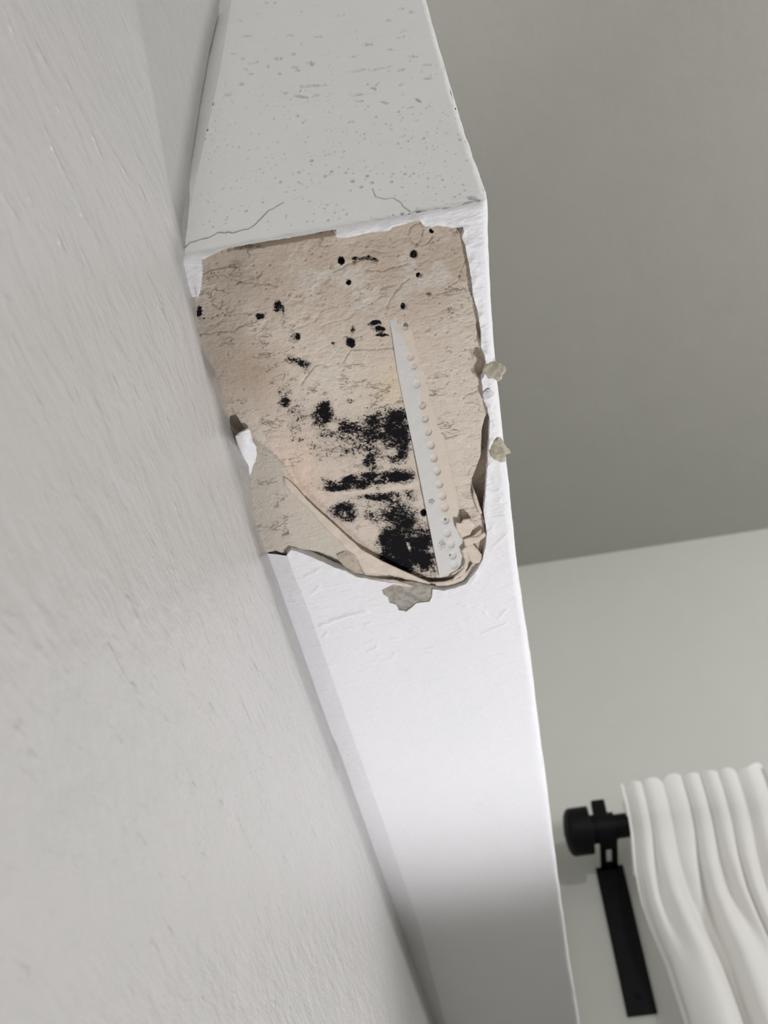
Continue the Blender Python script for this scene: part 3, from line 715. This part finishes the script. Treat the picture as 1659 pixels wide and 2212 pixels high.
# arm with an oblong slot seen from below (two rails joined at both ends)
a0, a1 = xh - .002, xh + .021
zz0, zz1 = RZ - .0175, RZ - .0135
V, F = box_mesh([((a0, RY + .028, zz0), (a0 + .008, FAR - .003, zz1)), ((a1 - .008, RY + .028, zz0), (a1, FAR - .003, zz1)),
                 ((a0, RY - .008, zz0), (a1, RY + .026, zz1)), ((a0, RY + .064, zz0), (a1, FAR - .003, zz1))])
bev(child('arm', V, F, M_black, br), .0006)
V, F = lathe_x([(xh - .004, .0125), (xh - .004, .019), (xh + .021, .019), (xh + .021, .0125)], RY, RZ); child('cradle', V, F, M_black, br, False)
V, F = box_mesh([((xh - .003, RY - .008, RZ + .017), (xh + .015, RY + .008, RZ + .038))]); bev(child('clamp_knob', V, F, M_black, br), .002)
V, F = lathe_x([(xh + .021, .0125), (xh + .021, .0155), (xh + .038, .0155), (xh + .038, .0125)], RY, RZ); child('collar', V, F, M_black, br, False)
V, F = lathe_x([(0, .0035), (.002, .0035), (.0028, .002)], 0, 0, 16)
for zq in (zbot + .022, RZ - .045):
    Vq = np.stack([np.full(len(V), pcb) + V[:, 2], FAR - .0045 - V[:, 0], zq + V[:, 1]], -1); child('screw', Vq, F, M_black, br, True)

# sheer curtain gathered on the rod
def mat_sheer():
    t = NT('sheer_white_voile'); nt = t.t
    t.b.inputs['Base Color'].default_value = srgb(250, 249, 246) + (1,); t.b.inputs['Roughness'].default_value = .9
    t.l(t.bump(t.noise(900, 2), .0003, .5), t.b.inputs['Normal'])
    tr = t.n('ShaderNodeBsdfTranslucent'); tr.inputs[0].default_value = srgb(250, 249, 246) + (1,)
    tp = t.n('ShaderNodeBsdfTransparent')
    m1 = t.n('ShaderNodeMixShader'); m1.inputs[0].default_value = .22; t.l(t.b.outputs[0], m1.inputs[1]); t.l(tr.outputs[0], m1.inputs[2])
    m2 = t.n('ShaderNodeMixShader'); m2.inputs[0].default_value = .10; t.l(m1.outputs[0], m2.inputs[1]); t.l(tp.outputs[0], m2.inputs[2])
    t.l(m2.outputs[0], nt.nodes['Material Output'].inputs[0]); return t.m
M_sheer = mat_sheer()
xc0 = wray((1362, 1800), RY - .015)[0]
cur = empty('curtain', (xc0, RY, RZ), 'white sheer curtain gathered on the black rod at the right', 'curtain')
def curtain(name, z0, z1, x0f, nz, amp, seed, x1=xc0 + 1.1, mat=M_sheer):
    nx = 900; u = np.linspace(0, 1, nx); v = np.linspace(0, 1, nz)
    U, Vv = np.meshgrid(u, v); Z = z0 + (z1 - z0) * Vv
    x0 = x0f(Z); X = x0 + (x1 - x0) * U
    d = np.abs(Z - RZ)
    jit = vn(np.stack([U * 30, 0 * U, 0 * U + seed + 2], -1)) * 1.6
    ph = U * 2 * math.pi * 44 + jit * 1.5; ph2 = U * 2 * math.pi * 17 + jit * 1.2 + 1.0 + .6 * Vv
    n1_ = vn(np.stack([U * 26, Vv * 1.2, 0 * U + seed], -1)); n2_ = vn(np.stack([U * 80, Vv * 3.0, 0 * U + seed + 9], -1)); n3_ = vn(np.stack([U * 11, Vv * .7, 0 * U + seed + 4], -1))
    below = sm(0, .25, RZ - Z)
    a = amp(Z)
    off_ = a * ((.8 * np.sin(ph) + .5 * n2_) * (1 - .85 * below) + below * (.8 * np.sin(ph2) + .25 * np.sin(ph * .5 + n1_)) + .35 * n1_)
    Yc = RY - .024 * (1 - .1 * below) + off_
    Z = Z + .006 * n2_ * sm(RZ + .02, RZ + .045, Z)
    X = X + (.004 * np.cos(ph) * (1 - below) + .010 * np.cos(ph2) * below) * sm(0, .02, U)
    return mesh_obj(name, np.stack([X - xc0, Yc - RY, Z - RZ], -1).reshape(-1, 3), grid_faces(nz, nx), mat, cur)
x_edge_px = [((1340,1697)), ((1352,1745)), ((1362,1800)), ((1370,1880)), ((1383,1950)), ((1405,2010)), ((1440,2090)), ((1480,2212))]
ed = np.array([wray(p, RY - .018) for p in x_edge_px]); o_ = np.argsort(ed[:, 2]); ed = ed[o_]
def x0f(Z): return np.where(Z < ed[0, 2], ed[0, 0] + .02 * np.clip(ed[0, 2] - Z, 0, 1), np.interp(Z, ed[:, 2], ed[:, 0]))
ampf = lambda Z: .007 + .012 * sm(.02, .16, RZ - Z)
curtain('drape', RZ + .046, FLOOR + .02, x0f, 160, ampf, 1)
def back(Z): return x0f(Z)
o = curtain('back_fold', RZ + .046, RZ - .060, back, 30, lambda Z: .004 + 0 * Z, 2)
o.location = (0, .043, 0)
